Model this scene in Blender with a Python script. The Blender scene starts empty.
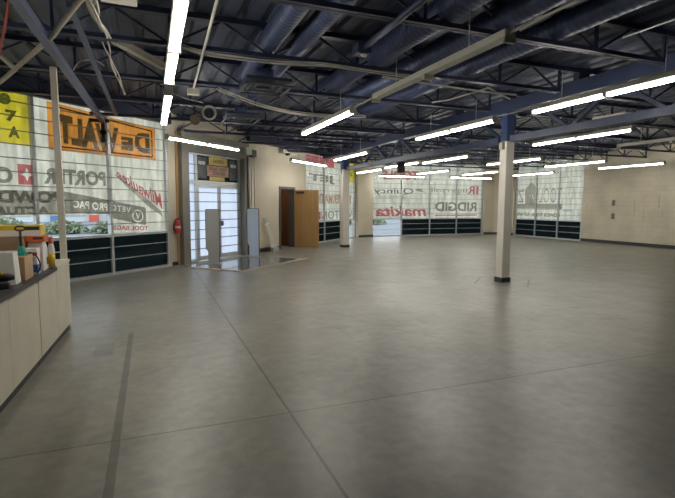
import bpy, math, random
from mathutils import Vector, Matrix
random.seed(7)
SC = bpy.context.scene
COL = SC.collection
PI = math.pi

# ------------------------------------------------------------------ materials
def nt(name):
    m = bpy.data.materials.new(name); m.use_nodes = True
    t = m.node_tree; t.nodes.clear()
    return m, t, t.nodes, t.links

def mat(name, col, rough=0.5, metal=0.0, var=0.0, scale=8.0, bump=0.0, spec=0.5, stretch=(1, 1, 1)):
    m, t, N, L = nt(name)
    o = N.new('ShaderNodeOutputMaterial'); p = N.new('ShaderNodeBsdfPrincipled')
    p.inputs['Base Color'].default_value = (*col, 1); p.inputs['Roughness'].default_value = rough
    p.inputs['Metallic'].default_value = metal; p.inputs['Specular IOR Level'].default_value = spec
    L.new(p.outputs[0], o.inputs[0])
    if var > 0 or bump > 0:
        tc = N.new('ShaderNodeTexCoord'); mp = N.new('ShaderNodeMapping'); mp.inputs['Scale'].default_value = stretch
        nz = N.new('ShaderNodeTexNoise'); nz.inputs['Scale'].default_value = scale; nz.inputs['Detail'].default_value = 5
        L.new(tc.outputs['Object'], mp.inputs[0]); L.new(mp.outputs[0], nz.inputs['Vector'])
        if var > 0:
            cr = N.new('ShaderNodeValToRGB')
            cr.color_ramp.elements[0].position = 0.3; cr.color_ramp.elements[1].position = 0.7
            cr.color_ramp.elements[0].color = (*[c * (1 - var) for c in col], 1)
            cr.color_ramp.elements[1].color = (*[min(1, c * (1 + var)) for c in col], 1)
            L.new(nz.outputs[0], cr.inputs[0]); L.new(cr.outputs[0], p.inputs['Base Color'])
        if bump > 0:
            b = N.new('ShaderNodeBump'); b.inputs['Strength'].default_value = bump; b.inputs['Distance'].default_value = 0.01
            L.new(nz.outputs[0], b.inputs['Height']); L.new(b.outputs[0], p.inputs['Normal'])
    return m

def emit(name, col, strength):
    m, t, N, L = nt(name)
    o = N.new('ShaderNodeOutputMaterial'); e = N.new('ShaderNodeEmission')
    e.inputs[0].default_value = (*col, 1); e.inputs[1].default_value = strength
    L.new(e.outputs[0], o.inputs[0]); return m

def glass(name, tint, refl=0.012, rough=0.25):
    m, t, N, L = nt(name)
    o = N.new('ShaderNodeOutputMaterial'); a = N.new('ShaderNodeBsdfTransparent'); g = N.new('ShaderNodeBsdfGlossy')
    a.inputs[0].default_value = (*tint, 1); g.inputs['Roughness'].default_value = rough
    g.inputs['Color'].default_value = (.9, .95, 1, 1)
    mx = N.new('ShaderNodeMixShader'); mx.inputs[0].default_value = refl
    L.new(a.outputs[0], mx.inputs[1]); L.new(g.outputs[0], mx.inputs[2])
    L.new(mx.outputs[0], o.inputs[0]); return m

def film(name, col, diff, solid=False, t=.93):
    """printed vinyl in front of the white sheet: lets part of the light through, tinted"""
    m, tr, N, L = nt(name)
    if solid: col = tuple(c ** .5 for c in col); t = t ** .5
    o = N.new('ShaderNodeOutputMaterial'); a = N.new('ShaderNodeBsdfTransparent'); d = N.new('ShaderNodeBsdfDiffuse')
    a.inputs[0].default_value = (*col, 1); d.inputs[0].default_value = (*diff, 1)
    mx = N.new('ShaderNodeMixShader'); mx.inputs[0].default_value = t
    L.new(d.outputs[0], mx.inputs[1]); L.new(a.outputs[0], mx.inputs[2]); L.new(mx.outputs[0], o.inputs[0]); return m

def banner_mat(name, col, var=.16, tr=.85):
    m, t, N, L = nt(name)
    o = N.new('ShaderNodeOutputMaterial'); d = N.new('ShaderNodeBsdfDiffuse'); a = N.new('ShaderNodeBsdfTranslucent')
    tc = N.new('ShaderNodeTexCoord'); mp = N.new('ShaderNodeMapping'); mp.inputs['Scale'].default_value = (6, 6, 1.3)
    nz = N.new('ShaderNodeTexNoise'); nz.inputs['Scale'].default_value = 1.5; nz.inputs['Detail'].default_value = 6
    cr = N.new('ShaderNodeValToRGB')
    cr.color_ramp.elements[0].position = .32; cr.color_ramp.elements[1].position = .68
    cr.color_ramp.elements[0].color = (*[c * (1 - var) for c in col], 1); cr.color_ramp.elements[1].color = (*[min(1, c * (1 + var * .4)) for c in col], 1)
    L.new(tc.outputs['Object'], mp.inputs[0]); L.new(mp.outputs[0], nz.inputs['Vector']); L.new(nz.outputs[0], cr.inputs[0])
    L.new(cr.outputs[0], a.inputs[0]); L.new(cr.outputs[0], d.inputs[0])
    mx = N.new('ShaderNodeMixShader'); mx.inputs[0].default_value = tr
    L.new(d.outputs[0], mx.inputs[1]); L.new(a.outputs[0], mx.inputs[2]); L.new(mx.outputs[0], o.inputs[0]); return m

def floor_mat():
    m, t, N, L = nt('polished_concrete')
    o = N.new('ShaderNodeOutputMaterial'); p = N.new('ShaderNodeBsdfPrincipled'); L.new(p.outputs[0], o.inputs[0])
    tc = N.new('ShaderNodeTexCoord'); sp = N.new('ShaderNodeSeparateXYZ'); L.new(tc.outputs['Object'], sp.inputs[0])
    def noise(sc, det=6, st=(1, 1, 1)):
        mp = N.new('ShaderNodeMapping'); mp.inputs['Scale'].default_value = st
        n = N.new('ShaderNodeTexNoise'); n.inputs['Scale'].default_value = sc; n.inputs['Detail'].default_value = det; n.inputs['Roughness'].default_value = .62
        L.new(tc.outputs['Object'], mp.inputs[0]); L.new(mp.outputs[0], n.inputs['Vector']); return n.outputs[0]
    def ramp(v, a, b, ca, cb):
        r = N.new('ShaderNodeValToRGB'); r.color_ramp.elements[0].position = a; r.color_ramp.elements[1].position = b
        r.color_ramp.elements[0].color = (*ca, 1); r.color_ramp.elements[1].color = (*cb, 1); L.new(v, r.inputs[0]); return r.outputs[0]
    def M(op, a, b=None, c=None):
        n = N.new('ShaderNodeMath'); n.operation = op
        for i, v in enumerate((a, b, c)):
            if v is None: continue
            if isinstance(v, (int, float)): n.inputs[i].default_value = v
            else: L.new(v, n.inputs[i])
        return n.outputs[0]
    def mix(f, a, b, mode='MIX'):
        n = N.new('ShaderNodeMix'); n.data_type = 'RGBA'; n.blend_type = mode
        if isinstance(f, (int, float)): n.inputs[0].default_value = f
        else: L.new(f, n.inputs[0])
        for i, v in ((6, a), (7, b)):
            if isinstance(v, tuple): n.inputs[i].default_value = (*v, 1)
            else: L.new(v, n.inputs[i])
        return n.outputs[2]
    X, Y = sp.outputs[0], sp.outputs[1]
    base = ramp(noise(.9, 8), .3, .7, FLOOR_A, FLOOR_B)
    fine = ramp(noise(9, 9), .33, .70, (.80, .81, .83), (1.12, 1.115, 1.09))
    c = mix(1.0, base, fine, 'MULTIPLY')
    spots = M('MULTIPLY', ramp(noise(5.5, 9), .46, .66, (0, 0, 0), (1, 1, 1)), ramp(noise(.55, 3, (1, 1, 1)), .42, .62, (.12, .12, .12), (1, 1, 1)))
    c = mix(M('MULTIPLY', spots, .55), c, (.125, .132, .142))
    pale = ramp(noise(1.7, 7, (1, .5, 1)), .42, .75, (0, 0, 0), (1, 1, 1))
    c = mix(M('MULTIPLY', pale, .35), c, (.34, .32, .27))
    wob = M('MULTIPLY', M('SUBTRACT', noise(7, 2), .5), .012)
    def line(v, at, w): return M('LESS_THAN', M('ABSOLUTE', M('ADD', M('SUBTRACT', v, at), wob)), w)
    def rng(v, a, b): return M('MULTIPLY', M('GREATER_THAN', v, a), M('LESS_THAN', v, b))
    def inv(a): return M('SUBTRACT', 1.0, a)
    # dark strip where a fixture once stood, and a stain beside the counter
    stripe = M('MULTIPLY', M('LESS_THAN', M('ABSOLUTE', M('ADD', M('SUBTRACT', X, -.265), M('MULTIPLY', wob, 1.2))), .028), rng(Y, 1.0, 6.4))
    c = mix(M('MULTIPLY', stripe, .62), c, (.055, .053, .05))
    patch = M('MULTIPLY', rng(X, -.62, -.42), rng(Y, 5.5, 5.98))
    c = mix(M('MULTIPLY', patch, .4), c, (.08, .08, .075))
    # saw-cut control joints
    j = line(X, .97, .010)
    for at in (3.46,): j = M('MAXIMUM', j, M('MULTIPLY', line(Y, at, .007), M('GREATER_THAN', X, -1.2)))
    dx = M('ABSOLUTE', M('SUBTRACT', X, 6.95)); dy = M('ABSOLUTE', M('SUBTRACT', Y, 8.03))
    dia = M('LESS_THAN', M('ABSOLUTE', M('SUBTRACT', M('ADD', dx, dy), .72)), .028)
    j = M('MAXIMUM', j, dia)
    c = mix(M('MULTIPLY', j, .75), c, (.045, .04, .033))
    L.new(c, p.inputs['Base Color'])
    rg = ramp(noise(2.2, 7), .25, .8, (.265,) * 3, (.42,) * 3)
    L.new(rg, p.inputs['Roughness']); p.inputs['Specular IOR Level'].default_value = .8
    b = N.new('ShaderNodeBump'); b.inputs['Strength'].default_value = .12; b.inputs['Distance'].default_value = .02
    L.new(noise(2.5, 5), b.inputs['Height']); L.new(b.outputs[0], p.inputs['Normal'])
    return m

def block_mat(name, col, joints=True):
    m, t, N, L = nt(name)
    o = N.new('ShaderNodeOutputMaterial'); p = N.new('ShaderNodeBsdfPrincipled'); L.new(p.outputs[0], o.inputs[0])
    tc = N.new('ShaderNodeTexCoord'); sp = N.new('ShaderNodeSeparateXYZ'); cb = N.new('ShaderNodeCombineXYZ')
    L.new(tc.outputs['Object'], sp.inputs[0]); L.new(sp.outputs[1], cb.inputs[0]); L.new(sp.outputs[2], cb.inputs[1])
    br = N.new('ShaderNodeTexBrick'); br.inputs['Scale'].default_value = 1.0
    br.inputs['Brick Width'].default_value = .40; br.inputs['Row Height'].default_value = .20; br.inputs['Mortar Size'].default_value = .006
    br.inputs['Color1'].default_value = (*col, 1); br.inputs['Color2'].default_value = (*[c * .95 for c in col], 1)
    br.inputs['Mortar'].default_value = (*[c * .84 for c in col], 1)
    L.new(cb.outputs[0], br.inputs['Vector'])
    nz = N.new('ShaderNodeTexNoise'); nz.inputs['Scale'].default_value = 1.1; nz.inputs['Detail'].default_value = 7
    L.new(tc.outputs['Object'], nz.inputs['Vector'])
    cr = N.new('ShaderNodeValToRGB'); cr.color_ramp.elements[0].color = (.84, .83, .82, 1); cr.color_ramp.elements[1].color = (1.05, 1.05, 1.05, 1)
    cr.color_ramp.elements[0].position = .3; cr.color_ramp.elements[1].position = .65
    L.new(nz.outputs[0], cr.inputs[0])
    mx = N.new('ShaderNodeMix'); mx.data_type = 'RGBA'; mx.blend_type = 'MULTIPLY'; mx.inputs[0].default_value = 1
    L.new(br.outputs[0], mx.inputs[6]); L.new(cr.outputs[0], mx.inputs[7]); L.new(mx.outputs[2], p.inputs['Base Color'])
    last = mx.outputs[2]
    for (yc, z0, z1, wd) in ((13.62, 1.22, 1.78, .012), (13.2, 1.0, 1.5, .008), (12.62, 1.55, 2.0, .014), (12.45, 1.2, 1.5, .008), (15.9, 1.3, 1.7, .01)):
        def Mm(op, a, b_):
            q = N.new('ShaderNodeMath'); q.operation = op
            for i_, v_ in enumerate((a, b_)):
                if isinstance(v_, (int, float)): q.inputs[i_].default_value = v_
                else: L.new(v_, q.inputs[i_])
            return q.outputs[0]
        k = Mm('LESS_THAN', Mm('ABSOLUTE', Mm('SUBTRACT', sp.outputs[1], yc), 0), wd)
        k = Mm('MULTIPLY', k, Mm('MULTIPLY', Mm('GREATER_THAN', sp.outputs[2], z0), Mm('LESS_THAN', sp.outputs[2], z1)))
        x_ = N.new('ShaderNodeMix'); x_.data_type = 'RGBA'; L.new(Mm('MULTIPLY', k, .55), x_.inputs[0]); L.new(last, x_.inputs[6]); x_.inputs[7].default_value = (.12, .10, .08, 1); last = x_.outputs[2]
    L.new(last, p.inputs['Base Color'])
    p.inputs['Roughness'].default_value = .6
    b = N.new('ShaderNodeBump'); b.inputs['Strength'].default_value = .25; b.inputs['Distance'].default_value = .01
    L.new(br.outputs[1], b.inputs['Height']); b.invert = True; L.new(b.outputs[0], p.inputs['Normal'])
    return m

def wood_mat(name, c1, c2, rough=.4, axis=(14, 14, .7)):
    m, t, N, L = nt(name)
    o = N.new('ShaderNodeOutputMaterial'); p = N.new('ShaderNodeBsdfPrincipled'); L.new(p.outputs[0], o.inputs[0])
    tc = N.new('ShaderNodeTexCoord'); mp = N.new('ShaderNodeMapping'); mp.inputs['Scale'].default_value = axis
    nz = N.new('ShaderNodeTexNoise'); nz.inputs['Scale'].default_value = 1.6; nz.inputs['Detail'].default_value = 7; nz.inputs['Distortion'].default_value = .6
    cr = N.new('ShaderNodeValToRGB'); cr.color_ramp.elements[0].color = (*c1, 1); cr.color_ramp.elements[1].color = (*c2, 1)
    cr.color_ramp.elements[0].position = .3; cr.color_ramp.elements[1].position = .7
    L.new(tc.outputs['Object'], mp.inputs[0]); L.new(mp.outputs[0], nz.inputs['Vector']); L.new(nz.outputs[0], cr.inputs[0]); L.new(cr.outputs[0], p.inputs['Base Color'])
    p.inputs['Roughness'].default_value = rough
    return m

# ---- tunables
FLOOR_A = (.222, .210, .176); FLOOR_B = (.310, .292, .246)
TUBE = 42.0; SKY = 2.35

M_FLOOR = floor_mat()
M_TAN = mat('tan_paint', (.60, .535, .415), .6, var=.05, scale=1.5)
M_BLOCK = block_mat('painted_block', (.62, .56, .435))
M_TAUPE = mat('taupe_frame', (.20, .185, .155), .5, var=.06)
M_JAMB = mat('dark_jamb', (.085, .083, .08), .5)
M_DECK = mat('deck_paint', (.060, .074, .124), .5, var=.25, scale=2)
M_STEEL = mat('navy_steel', (.024, .031, .068), .45, var=.2, scale=5)
M_BLUE = mat('blue_steel', (.032, .046, .098), .42, var=.15, scale=5)
M_HEAD = mat('head_blue', (.028, .062, .19), .45)
M_ALU = mat('aluminium', (.55, .57, .58), .38, .35)
M_BAR = mat('bar_metal', (.23, .235, .23), .4, .1)  # dark tone puts the backlit look of the bars into the colour
M_BLACK = mat('black_rubber', (.018, .018, .02), .5)
M_DARK = mat('dark_plastic', (.035, .035, .038), .45)
M_WHITE = mat('white_enamel', (.72, .72, .70), .35)
M_TUBE = emit('lit_tube', (1.0, .965, .88), TUBE)
M_BEIGE = mat('beige_enamel', (.56, .54, .47), .45, var=.05)
M_UNLIT = mat('unlit_housing', (.70, .68, .60), .45)
M_CABLE = mat('cable_white', (.52, .49, .42), .6)
M_HOSE = mat('hose_beige', (.50, .45, .36), .6, var=.15, scale=20)
M_RED = mat('red_paint', (.50, .03, .03), .3)
M_REDCORD = mat('red_cord', (.42, .06, .05), .6)
M_GREY = mat('pedestal_grey', (.50, .51, .49), .4)
M_PLIT = mat('pedestal_door_lit', (.68, .78, .93), .22)  # pale blue door light on the second pedestal put into its colour
M_GLASS = glass('clear_glass', (.93, .96, .96))
M_TINT = glass('dark_tinted_glass', (.075, .10, .10))
M_ACRYL = film('acrylic', (.95, .96, .93), (.72, .72, .66), True, .42)
M_SHEET = banner_mat('white_banner', (.815, .785, .70), var=.24)
M_FROST = banner_mat('frosted_film', (.78, .825, .89), var=.05, tr=.95)
M_ORANGE = film('orange_print', (1.0, .44, .10), (.85, .34, .06), True)
M_YELLOW = film('yellow_print', (1.0, .86, .07), (.9, .68, .03), True)
M_INK = film('black_print', (.17, .21, .30), (.05, .05, .05))
SOL = {}
def ink(name, col, diff):
    a = film(name, col, diff); SOL[a] = film(name + '_sheet', col, diff, True); return a
M_INK2 = ink('grey_print', (.40, .385, .365), (.14, .135, .125))
M_INK3 = ink('pale_grey_print', (.55, .535, .50), (.25, .245, .235))
M_REDINK = ink('red_print', (.76, .24, .27), (.45, .08, .09))
M_ORINK = ink('rust_print', (.82, .58, .48), (.45, .2, .12))
M_BLUEINK = ink('blue_print', (.35, .55, .85), (.15, .3, .6))
M_OAK = wood_mat('oak_door', (.40, .235, .085), (.50, .31, .13), .38)
M_WALNUT = wood_mat('brown_panel', (.13, .055, .025), (.24, .105, .045), .5)
M_TRIMWOOD = wood_mat('trim_wood', (.42, .27, .12), (.52, .35, .17), .45)
M_PINE = wood_mat('pine_edge', (.42, .32, .24), (.52, .41, .31), .6)
M_TILE = mat('glazed_tile', (.20, .21, .22), .07, var=.2, scale=5)
M_CREAM = mat('cream_laminate', (.70, .645, .52), .45, var=.06, scale=3)
M_TOP = mat('black_laminate', (.04, .038, .036), .45)
M_CARD = mat('cardboard', (.52, .345, .20), .75, var=.08, scale=6)
M_CARD2 = mat('dark_cardboard', (.33, .21, .125), .75, var=.08, scale=6)
M_YBOX = mat('yellow_card', (.80, .58, .05), .5)
M_WBOX = mat('white_card', (.84, .82, .78), .55)
M_RBOX = mat('orange_red_card', (.72, .14, .03), .5)
M_BLBOX = mat('blue_card', (.05, .13, .40), .5)
M_TEAL = mat('teal_plastic', (.02, .34, .28), .4)
M_BROWN = mat('brown_can', (.10, .07, .045), .5)
M_ASPH = mat('asphalt', (.20, .215, .235), .8, var=.15, scale=.5)
M_CONC = mat('concrete_outside', (.45, .45, .44), .8, var=.1, scale=.7)
M_LEAF = mat('leaf_green', (.24, .29, .19), .7, var=.5, scale=3.0)
M_FACADE = mat('facade_pale', (.62, .66, .68), .6)
M_SHOPGLASS = mat('shop_glass', (.30, .42, .52), .2)
M_SHOPRED = mat('shop_red', (.60, .10, .06), .5)
M_SHOPBLUE = mat('shop_blue', (.10, .20, .42), .5)
M_SIGNY = mat('sign_yellow', (.75, .58, .15), .5, var=.15, scale=12)
M_SIGNR = mat('sign_rose', (.55, .33, .27), .5, var=.25, scale=10)
M_PLASTIC = mat('pale_green_plastic', (.55, .60, .40), .4)

# ------------------------------------------------------------------ mesh helper
class MB:
    def __init__(s): s.v = []; s.f = []; s.sm = []
    def quad(s, *p):
        b = len(s.v); s.v += [tuple(q) for q in p]; s.f.append(tuple(range(b, b + len(p)))); s.sm.append(False); return s
    def box(s, x0, x1, y0, y1, z0, z1):
        b = len(s.v)
        s.v += [(x0, y0, z0), (x1, y0, z0), (x1, y1, z0), (x0, y1, z0), (x0, y0, z1), (x1, y0, z1), (x1, y1, z1), (x0, y1, z1)]
        for f in ((3, 2, 1, 0), (4, 5, 6, 7), (0, 1, 5, 4), (1, 2, 6, 5), (2, 3, 7, 6), (3, 0, 4, 7)):
            s.f.append(tuple(b + i for i in f)); s.sm.append(False)
        return s
    def rbox(s, x0, x1, y0, y1, z0, z1, c=.01):
        """box with chamfered edges"""
        b = len(s.v); xs = (x0, x1); ys = (y0, y1); zs = (z0, z1); idx = {}
        for i in (0, 1):
            for j in (0, 1):
                for k in (0, 1):
                    sx, sy, sz = 1 - 2 * i, 1 - 2 * j, 1 - 2 * k
                    for a in range(3):
                        p = [xs[i] + sx * c, ys[j] + sy * c, zs[k] + sz * c]; p[a] = (xs[i], ys[j], zs[k])[a]
                        idx[i, j, k, a] = len(s.v); s.v.append(tuple(p))
        fs = []
        for a in range(3):
            o1, o2 = [q for q in range(3) if q != a]
            for v in (0, 1):
                q = []
                for (m, n) in ((0, 0), (1, 0), (1, 1), (0, 1)):
                    t = [0, 0, 0]; t[a] = v; t[o1] = m; t[o2] = n; q.append(idx[t[0], t[1], t[2], a])
                fs.append(q)
        for a in range(3):
            o1, o2 = [q for q in range(3) if q != a]
            for m in (0, 1):
                for n in (0, 1):
                    q = []
                    for (v, w) in ((0, o1), (0, o2), (1, o2), (1, o1)):
                        t = [0, 0, 0]; t[a] = v; t[o1] = m; t[o2] = n; q.append(idx[t[0], t[1], t[2], w])
                    fs.append(q)
        for i in (0, 1):
            for j in (0, 1):
                for k in (0, 1): fs.append([idx[i, j, k, a] for a in range(3)])
        cen = Vector(((x0 + x1) / 2, (y0 + y1) / 2, (z0 + z1) / 2))
        for q in fs:
            p = [Vector(s.v[i]) for i in q]
            if (p[1] - p[0]).cross(p[2] - p[0]).dot(sum(p, Vector()) / len(p) - cen) < 0: q.reverse()
            s.f.append(tuple(q)); s.sm.append(False)
        return s
    def tube(s, pts, r, n=8, caps=True):
        pts = [Vector(p) for p in pts]; b = len(s.v); up = None
        for i, p in enumerate(pts):
            d = (pts[min(i + 1, len(pts) - 1)] - pts[max(i - 1, 0)]).normalized()
            if up is None:
                up = Vector((0, 0, 1)) if abs(d.z) < .9 else Vector((1, 0, 0))
            a = d.cross(up).normalized(); c = a.cross(d).normalized(); up = c
            rr = r[i] if isinstance(r, (list, tuple)) else r
            for k in range(n):
                t = 2 * PI * k / n; s.v.append(tuple(p + a * (rr * math.cos(t)) + c * (rr * math.sin(t))))
        for i in range(len(pts) - 1):
            for k in range(n):
                s.f.append((b + i * n + k, b + i * n + (k + 1) % n, b + (i + 1) * n + (k + 1) % n, b + (i + 1) * n + k)); s.sm.append(True)
        if caps:
            s.f.append(tuple(b + k for k in reversed(range(n)))); s.sm.append(False)
            e = b + (len(pts) - 1) * n; s.f.append(tuple(e + k for k in range(n))); s.sm.append(False)
        return s
    def bar(s, p, q, w, h=None):
        """square bar between two points"""
        h = h or w; p, q = Vector(p), Vector(q); d = (q - p).normalized()
        up = Vector((0, 0, 1)) if abs(d.z) < .95 else Vector((1, 0, 0))
        a = d.cross(up).normalized() * (w / 2); c = a.cross(d).normalized() * (h / 2); b = len(s.v)
        for e in (p, q):
            for (m, n) in ((-1, -1), (1, -1), (1, 1), (-1, 1)): s.v.append(tuple(e + a * m + c * n))
        for f in ((0, 1, 2, 3), (7, 6, 5, 4), (0, 4, 5, 1), (1, 5, 6, 2), (2, 6, 7, 3), (3, 7, 4, 0)):
            s.f.append(tuple(b + i for i in f)); s.sm.append(False)
        return s
    def lathe(s, prof, cx=0, cy=0, n=16):
        b = len(s.v)
        for (r, z) in prof:
            for k in range(n): t = 2 * PI * k / n; s.v.append((cx + r * math.cos(t), cy + r * math.sin(t), z))
        for i in range(len(prof) - 1):
            for k in range(n):
                s.f.append((b + i * n + k, b + i * n + (k + 1) % n, b + (i + 1) * n + (k + 1) % n, b + (i + 1) * n + k)); s.sm.append(True)
        s.f.append(tuple(b + k for k in reversed(range(n)))); s.sm.append(False)
        e = b + (len(prof) - 1) * n; s.f.append(tuple(e + k for k in range(n))); s.sm.append(False)
        return s
    def prism(s, pts, y0, y1):
        """polygon in x,z extruded along y"""
        n = len(pts); b = len(s.v)
        s.v += [(x, y0, z) for x, z in pts] + [(x, y1, z) for x, z in pts]
        ar = sum(pts[i][0] * pts[(i + 1) % n][1] - pts[(i + 1) % n][0] * pts[i][1] for i in range(n))
        o = list(range(n)) if ar > 0 else list(reversed(range(n)))
        s.f.append(tuple(b + i for i in o)); s.f.append(tuple(b + n + i for i in reversed(o))); s.sm += [False, False]
        for q in range(n):
            i, j = o[q], o[(q + 1) % n]
            s.f.append((b + i, b + n + i, b + n + j, b + j)); s.sm.append(False)
        return s
    def build(s, name, m, parent=None, loc=None, rotz=0):
        me = bpy.data.meshes.new(name); me.from_pydata(s.v, [], s.f); me.update()
        me.polygons.foreach_set('use_smooth', s.sm); me.materials.append(m)
        o = bpy.data.objects.new(name, me); COL.objects.link(o)
        if parent: o.parent = parent
        if loc: o.location = loc; o.rotation_euler = (0, 0, rotz)
        return o

def tag(o, label, cat, group=None):
    o['label'] = label; o['category'] = cat; o['kind'] = 'thing'
    if group: o['group'] = group
    return o
def empty(name, loc=(0, 0, 0), rotz=0):
    o = bpy.data.objects.new(name, None); COL.objects.link(o); o.location = loc; o.rotation_euler = (0, 0, rotz); o.empty_display_size = .2; return o
def thing(name, label, cat, loc=(0, 0, 0), rotz=0, group=None): return tag(empty(name, loc, rotz), label, cat, group)
def struct(o): o['kind'] = 'structure'; return o
def dup(root, loc, rotz, label):
    r = root.copy(); COL.objects.link(r); r.location = loc; r.rotation_euler = (0, 0, rotz); r['label'] = label
    for ch in list(root.children):
        c = ch.copy(); COL.objects.link(c); c.parent = r
        for g in list(ch.children):
            d = g.copy(); COL.objects.link(d); d.parent = c
    return r

# ------------------------------------------------------------------ plan
AX, AY = -1.6, 11.08                      # start of the slanted glazed wall
DX, DY = .72599, .68771                   # its direction
RZ = math.atan2(DY, DX)
S0, S1 = -4.20, 15.3
def cham_y(x): return AY + (x - AX) * DY / DX
def cw(s, n=0): return (AX + DX * s + DY * n, AY + DY * s - DX * n)   # n = metres into the room
BY, RX = 21.75, 18.32                     # back wall, right wall
LX, FY = -4.65, -5.0                      # hidden left wall and wall behind the camera
ZW, ZD = 3.80, 3.93                       # window head, underside of deck

# floor and ground
fp = [(LX - .2, FY - .2), (RX + .2, FY - .2), (RX + .2, BY + .2), (9.6, BY + .2), cw(15.25, -.2), cw(S0 - .1, -.2), (LX - .2, 8.2)]
fl = MB(); fl.quad(*[(x, y, 0) for x, y in fp])
b = len(fl.v); fl.v += [(x, y, -.12) for x, y in fp]; n = len(fp)
for i in range(n): fl.f.append((i, b + i, b + (i + 1) % n, (i + 1) % n)); fl.sm.append(False)
struct(fl.build('floor', M_FLOOR))
g = MB(); g.quad((-140, -60, -.13), (160, -60, -.13), (160, 180, -.13), (-140, 180, -.13))
struct(g.build('ground', M_ASPH))

# ceiling: fluted steel deck, ribs running away from the camera, cut to the slanted wall
cd = MB(); x = LX - .15; P = .30
prof = ((0, 0), (.17, 0), (.20, .045), (.27, .045))
row = []
while x < RX + .3:
    for dx, dz in prof: row.append((x + dx, ZD + dz))
    x += P
for i in range(len(row) - 1):
    (xa, za), (xb, zb) = row[i], row[i + 1]
    ya = min(BY + .15, cham_y(xa) + .15); yb = min(BY + .15, cham_y(xb) + .15)
    cd.quad((xa, FY - .15, za), (xa, ya, za), (xb, yb, zb), (xb, FY - .15, zb))
struct(cd.build('ceiling', M_DECK))

# walls -------------------------------------------------------------------------------------
DO = (8.20, 9.20, 2.2)                     # interior door opening
wl = MB()
def seg(s0, s1, z0, z1, n0=-.2, n1=0): wl.box(s0, s1, -n1, -n0, z0, z1)
seg(S0 - .2, S1, ZW, 3.99)
seg(S0 - .2, S0, 0, ZW)
seg(2.84, 3.17, 0, ZW); seg(6.14, DO[0], 0, ZW); seg(DO[0], DO[1], DO[2], ZW); seg(DO[1], 10.10, 0, ZW)
seg(3.17, 6.14, 3.10, ZW)
seg(15.16, S1, 0, ZW)
struct(wl.build('wall_left', M_TAN, loc=(AX, AY, 0), rotz=RZ))
w = MB(); w.box(9.45, RX + .2, BY, BY + .2, ZW, 3.99); w.box(9.4, 10.43, BY, BY + .2, 0, ZW); w.box(17.25, RX + .2, BY, BY + .2, 0, ZW)
struct(w.build('wall_back', M_TAN))
w = MB(); w.box(RX, RX + .2, FY - .2, 16.12, 0, 3.99); w.box(RX, RX + .2, 16.12, 20.40, ZW, 3.99); w.box(RX, RX + .2, 20.40, BY, 0, 3.99)
struct(w.build('wall_right', M_BLOCK))
w = MB(); w.box(LX - .2, RX, FY - .2, FY, 0, 3.99); struct(w.build('wall_front', M_TAN))
w = MB(); w.box(LX - .2, LX, FY, 8.3, 0, 3.99); struct(w.build('wall_side', M_TAN))
# piers clad in tan board at the two glazed corners
def pier(name, pts, label):
    o = tag(empty(name, (pts[0][0], pts[0][1], 0)), label, 'pillar')
    ox, oy = pts[0]
    m = MB(); q = [(a - ox, c - oy) for a, c in pts]; k = len(q)
    m.v += [(a, c, 0) for a, c in q] + [(a, c, 3.92) for a, c in q]
    m.f.append(tuple(reversed(range(k)))); m.f.append(tuple(range(k, 2 * k))); m.sm += [False] * 2
    for i in range(k): m.f.append((i, (i + 1) % k, k + (i + 1) % k, k + i)); m.sm.append(False)
    m.build('body', M_TAN, o)
    return o, q
p1, q1 = pier('corner_pillar', [cw(15.14, .03), cw(15.14, .14), (9.80, 21.48), (10.43, 21.62), (10.43, 21.745), cw(15.3, 0.005)], 'tan boarded corner pillar between the slanted windows and the far windows')
m = MB(); m.bar((q1[1][0] + .07, q1[1][1] - .0, .06), (q1[2][0], q1[2][1] - .02, .06), .03, .12); m.bar((q1[2][0], q1[2][1] - .02, .06), (q1[3][0], q1[3][1] - .02, .06), .03, .12); m.build('base_trim', M_DARK, p1)
p2, q2 = pier('corner_pillar', [(17.26, 21.66), (17.86, 21.60), (18.20, 21.2), (18.24, 20.42), (18.31, 20.42), (18.31, 21.74), (17.26, 21.74)], 'tan boarded corner pillar at the right end of the far windows')
m = MB(); m.bar((q2[0][0] + .02, q2[0][1] - .02, .06), (q2[1][0], q2[1][1] - .02, .06), .03, .12); m.bar((q2[1][0], q2[1][1] - .02, .06), (q2[2][0] - .02, q2[2][1], .06), .03, .12); m.bar((q2[2][0] - .02, q2[2][1], .06), (q2[3][0] - .02, q2[3][1], .06), .03, .12); m.build('base_trim', M_DARK, p2)
# baseboards
m = MB(); m.box(RX - .018, RX, FY, 16.12, 0, .14); struct(m.build('baseboard_right', M_DARK))
m = MB(); m.box(6.2, DO[0] - .07, -.015, 0, 0, .13); m.box(DO[1] + .07, 10.1, -.015, 0, 0, .13); m.box(2.9, 3.14, -.015, 0, 0, .1)
struct(m.build('baseboard_left', M_DARK, loc=(AX, AY, 0), rotz=RZ))

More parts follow.
